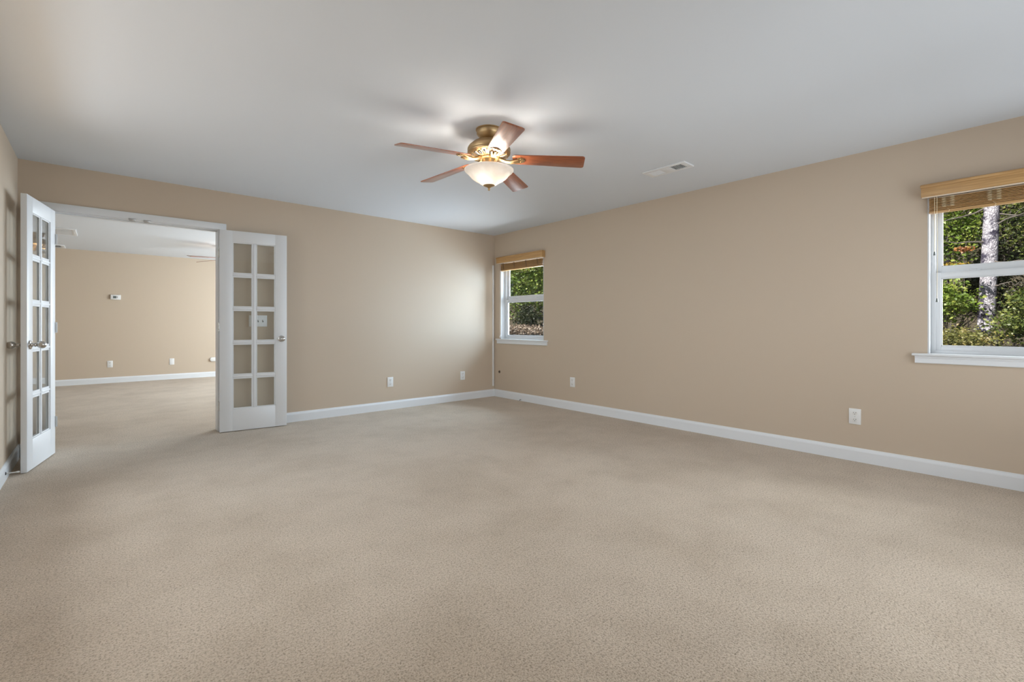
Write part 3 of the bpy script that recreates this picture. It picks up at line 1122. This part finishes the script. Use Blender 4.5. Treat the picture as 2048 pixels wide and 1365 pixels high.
def make_ground():
    nx, ny = 70, 90
    xs = np.linspace(4.75, 34, nx)
    ys = np.linspace(-12, 26, ny)
    X, Y = np.meshgrid(xs, ys, indexing='ij')
    rng = np.random.default_rng(3)
    Z = ground_z(X, Y) + rng.normal(0, 0.03, X.shape)
    v = np.stack([X, Y, Z], -1).reshape(-1, 3)
    fs = [(i * ny + j, (i + 1) * ny + j, (i + 1) * ny + j + 1, i * ny + j + 1) for i in range(nx - 1) for j in range(ny - 1)]
    me = bpy.data.meshes.new('ground')
    me.from_pydata(v.tolist(), [], fs)
    for p_ in me.polygons:
        p_.use_smooth = True
    me.materials.append(M['soil'])
    o = bpy.data.objects.new('ground', me)
    COL.objects.link(o)
    tag(o, 'brown leaf-littered bank outside the windows', 'ground', None, 'structure')


make_ground()


def leaf_mesh(name, centers, size, seed, mat, parent, up=0.5, aspect=0.62):
    """folded pointed leaves around the given centers"""
    rng = np.random.default_rng(seed)
    n = len(centers)
    d = rng.normal(0, 1, (n, 3))
    d[:, 2] = d[:, 2] * 0.5 - 0.15
    d /= np.linalg.norm(d, axis=1)[:, None]
    nr = rng.normal(0, 1, (n, 3))
    nr[:, 2] += up * 2.0
    nr[:, 0] -= 0.8
    nr -= d * np.sum(nr * d, 1)[:, None]
    nr /= np.linalg.norm(nr, axis=1)[:, None]
    s = np.cross(d, nr)
    L = size * rng.uniform(0.6, 1.35, n)[:, None]
    Wd = L * aspect * 0.5
    fold = 0.25
    base = centers
    tip = base + d * L - nr * L * 0.18
    mid = base + d * L * 0.5
    l1 = base + d * L * 0.38 + s * Wd + nr * Wd * fold
    l2 = base + d * L * 0.38 - s * Wd + nr * Wd * fold
    V = np.stack([base, l1, tip, l2, mid], 1).reshape(-1, 3)
    idx = np.arange(n)[:, None] * 5
    F = np.concatenate([idx + np.array([[0, 4, 1]]), idx + np.array([[1, 4, 2]]), idx + np.array([[2, 4, 3]]), idx + np.array([[3, 4, 0]])], 0)
    me = bpy.data.meshes.new(name)
    me.vertices.add(len(V))
    me.vertices.foreach_set('co', V.ravel().astype(np.float32))
    me.loops.add(F.size)
    me.loops.foreach_set('vertex_index', F.ravel().astype(np.int32))
    me.polygons.add(len(F))
    me.polygons.foreach_set('loop_start', (np.arange(len(F)) * 3).astype(np.int32))
    me.update(calc_edges=True)
    me.materials.append(mat)
    o = bpy.data.objects.new(name, me)
    o.parent = parent
    COL.objects.link(o)
    return o


def plant(name, label, cat, pos, radii, cz, n, size, mat, seed, group=None, stem=M['twig'], clumps=26, nst=9, trunk_r=0.012, up=0.5, spread=0.30):
    """pos = (x, y) on the ground; cz = height of the crown centre above the ground"""
    gz = float(ground_z(pos[0], pos[1]))
    root = empty(name, (pos[0], pos[1], gz))
    tag(root, label, cat, group)
    rng = np.random.default_rng(seed)
    u = rng.normal(0, 1, (clumps, 3))
    u /= np.linalg.norm(u, axis=1)[:, None]
    u *= rng.uniform(0.35, 1.0, clumps)[:, None]
    R = np.array(radii)
    cl = u * R + np.array([0, 0, cz])
    k = rng.integers(0, clumps, n)
    pts = cl[k] + rng.normal(0, 1, (n, 3)) * R * spread * np.array([1, 1, 0.6])
    pts[:, 2] = np.maximum(pts[:, 2], 0.03)
    leaf_mesh('foliage', pts, size, seed + 1, mat, root, up)
    s = MB()
    for i in range(min(nst, clumps)):
        c = Vector(cl[i])
        b0 = Vector((rng.normal(0, 0.05), rng.normal(0, 0.05), -0.05))
        m1 = b0.lerp(c, 0.5) + Vector((rng.normal(0, 0.06), rng.normal(0, 0.06), 0.12 * cz))
        s.tube([b0, b0.lerp(m1, 0.5), m1, m1.lerp(c, 0.5) + Vector((0, 0, 0.04)), c], [trunk_r, trunk_r * 0.85, trunk_r * 0.65, trunk_r * 0.45, trunk_r * 0.25], 5)
    s.build('stem', stem, root)
    return root


def tree(name, label, pos, r, height, lean, mat, seed, branches):
    gz = float(ground_z(pos[0], pos[1]))
    root = empty(name, (pos[0], pos[1], gz))
    tag(root, label, 'tree')
    rng = np.random.default_rng(seed)
    t_ = MB()
    n = 26
    pts, rad = [], []
    for i in range(n):
        f = i / (n - 1)
        z = -0.1 + f * height
        pts.append((lean[0] * f * height + 0.03 * math.sin(f * 9), lean[1] * f * height + 0.03 * math.cos(f * 7), z))
        rad.append(r * (1.0 - 0.35 * f) * (1 + 0.45 * math.exp(-z / 0.16 if z > 0 else 0)))
    t_.tube(pts, rad, 20)
    t_.build('trunk', mat, root)
    for (z, dx, dy, dz, L) in branches:
        b_ = MB()
        p0 = Vector((lean[0] * z, lean[1] * z, z))
        d = Vector((dx, dy, dz)).normalized()
        pp = [p0]
        for i in range(1, 7):
            pp.append(p0 + d * L * i / 6 + Vector((rng.normal(0, 0.03), rng.normal(0, 0.03), rng.normal(0, 0.05))))
        b_.tube(pp, [0.018, 0.014, 0.011, 0.009, 0.007, 0.005, 0.003], 6)
        for i in (2, 4, 5):
            e = pp[i] + Vector((rng.normal(0, 0.15), rng.normal(0, 0.2), rng.normal(0.05, 0.15)))
            b_.tube([pp[i], pp[i].lerp(e, 0.5) + Vector((0, 0, 0.03)), e], [0.006, 0.004, 0.002], 5)
        b_.build('branch', M['twig'], root)
    return root


tree('pale_tree', 'pale mottled tree trunk standing upright outside the large window', (12.8, 0.72), 0.125, 9, (0.012, -0.012), M['palebark'], 5,
     [(1.05, -0.2, -0.9, 0.05, 0.55), (1.9, -0.3, 0.9, 0.05, 1.0), (2.15, -0.2, -1, 0.35, 1.2), (1.55, -0.3, -1, -0.1, 0.8), (2.6, -0.4, 0.9, -0.35, 1.4), (2.45, -0.3, -0.9, -0.3, 1.1)])
tree('dark_tree', 'slim dark tree trunk half hidden in leaves beyond the large window', (15.2, 1.56), 0.12, 10, (0.0, 0.01), M['darkbark'], 6,
     [(2.4, -0.6, 0.8, 0.1, 1.2), (3.0, -0.5, -0.9, 0.3, 1.5)])
G = 'understorey plants outside the windows'
plant('sapling', 'bright green broad-leaved sapling left of the pale trunk, upper large window', 'sapling', (13.9, 1.36), (0.30, 0.50, 0.85), 2.15, 1700, 0.085, M['leaf_bright'], 11, G, clumps=46, nst=7)
plant('shrub', 'leafy yellow-green shrub left of the pale trunk in the lower sash', 'shrub', (11.8, 1.20), (0.45, 0.34, 0.46), 0.90, 2300, 0.065, M['leaf_bright'], 12, G, clumps=44, nst=7)
plant('shrub', 'low olive scrub at the bottom of the large window, left of the trunk', 'shrub', (10.9, 0.95), (0.65, 0.46, 0.22), 0.28, 2800, 0.045, M['leaf_olive'], 13, G, clumps=40)
plant('shrub', 'mid green feathery shrub right of the pale trunk base', 'shrub', (11.7, 0.14), (0.6, 0.38, 0.50), 0.55, 3600, 0.058, M['leaf_mid'], 14, G, clumps=44)
plant('sapling', 'dark green loose sapling right of the pale trunk, upper large window', 'sapling', (14.6, 0.12), (0.9, 0.60, 0.95), 2.2, 2800, 0.065, M['leaf_mid'], 15, G, clumps=50, nst=7)
plant('sapling', 'rust-leaved sapling spray crossing just left of the pale trunk', 'sapling', (12.15, 0.96), (0.12, 0.15, 0.04), 1.80, 100, 0.055, M['leaf_orange'], 16, G, clumps=7, nst=1, trunk_r=0.008)
plant('sapling', 'yellow-leaved sapling low in the upper sash of the large window', 'sapling', (12.0, 1.18), (0.16, 0.24, 0.05), 1.52, 150, 0.050, M['leaf_yellow'], 17, G, clumps=8, nst=1, trunk_r=0.008)
plant('shrub', 'shaded dark green thicket behind the pale trunk', 'shrub', (17.4, 0.7), (0.8, 1.1, 1.9), 1.7, 5200, 0.085, M['leaf_shaded'], 18, G, clumps=80, nst=14, trunk_r=0.02, spread=0.2)
plant('shrub', 'shaded dark thicket filling the far side of the large window view', 'shrub', (15.6, -2.0), (0.9, 1.1, 1.9), 1.7, 4200, 0.085, M['leaf_shaded'], 19, G, clumps=70, nst=14, trunk_r=0.02, spread=0.2)
plant('shrub', 'shaded thicket to the left beyond the slim dark trunk', 'shrub', (15.8, 3.9), (0.9, 1.1, 2.0), 1.8, 4200, 0.085, M['leaf_shaded'], 20, G, clumps=70, nst=14, trunk_r=0.02, spread=0.2)
plant('shrub', 'tall shaded thicket high on the bank behind everything at the large window', 'shrub', (20.0, 0.8), (1.3, 3.6, 3.2), 3.2, 9000, 0.12, M['leaf_shaded'], 21, G, clumps=130, nst=18, trunk_r=0.03, spread=0.2)
plant('shrub', 'small green shrub at the picture edge of the large window, low on the bank', 'shrub', (11.3, -1.0), (0.6, 0.45, 0.4), 0.5, 1700, 0.06, M['leaf_mid'], 22, G)
# corner window
plant('shrub', 'big glossy leafy shrub filling the corner window', 'shrub', (8.15, 8.75), (0.80, 0.80, 1.15), 1.35, 9000, 0.070, M['leaf_bright'], 31, G, clumps=90, nst=10, trunk_r=0.010)
plant('shrub', 'shaded green shrub behind the leafy one at the corner window', 'shrub', (10.0, 10.7), (0.8, 0.8, 1.6), 1.6, 5200, 0.085, M['leaf_shaded'], 32, G, clumps=60, nst=10, spread=0.2)
plant('shrub', 'dry brown brush low on the bank at the bottom of the corner window', 'shrub', (6.95, 7.40), (0.65, 0.65, 0.10), 0.11, 3000, 0.050, M['leaf_dry'], 33, G, clumps=60, nst=40, trunk_r=0.005)
plant('shrub', 'shaded dark hedge row far behind the corner window shrubs', 'shrub', (12.2, 13.6), (1.5, 1.5, 2.8), 2.6, 6000, 0.12, M['leaf_shaded'], 34, G, clumps=90, nst=14, trunk_r=0.02, spread=0.2)
plant('shrub', 'shaded low thicket directly behind the pale trunk in the lower sash', 'shrub', (14.9, 0.85), (0.25, 0.50, 0.55), 0.75, 2600, 0.070, M['leaf_shaded'], 41, G, clumps=50, nst=8, spread=0.22)  # shade-coloured fill, this and the next two, added to darken foliage gaps
plant('shrub', 'shaded low thicket behind the feathery shrub, right half of the lower sash', 'shrub', (14.0, -0.35), (0.35, 0.70, 0.60), 0.80, 2800, 0.070, M['leaf_shaded'], 42, G, clumps=50, nst=8, spread=0.22)
plant('shrub', 'low shaded shrub between the dry brush and the leafy shrub at the corner window', 'shrub', (7.42, 7.95), (0.26, 0.26, 0.26), 0.34, 2200, 0.050, M['leaf_shaded'], 43, G, clumps=40, nst=6, spread=0.25)
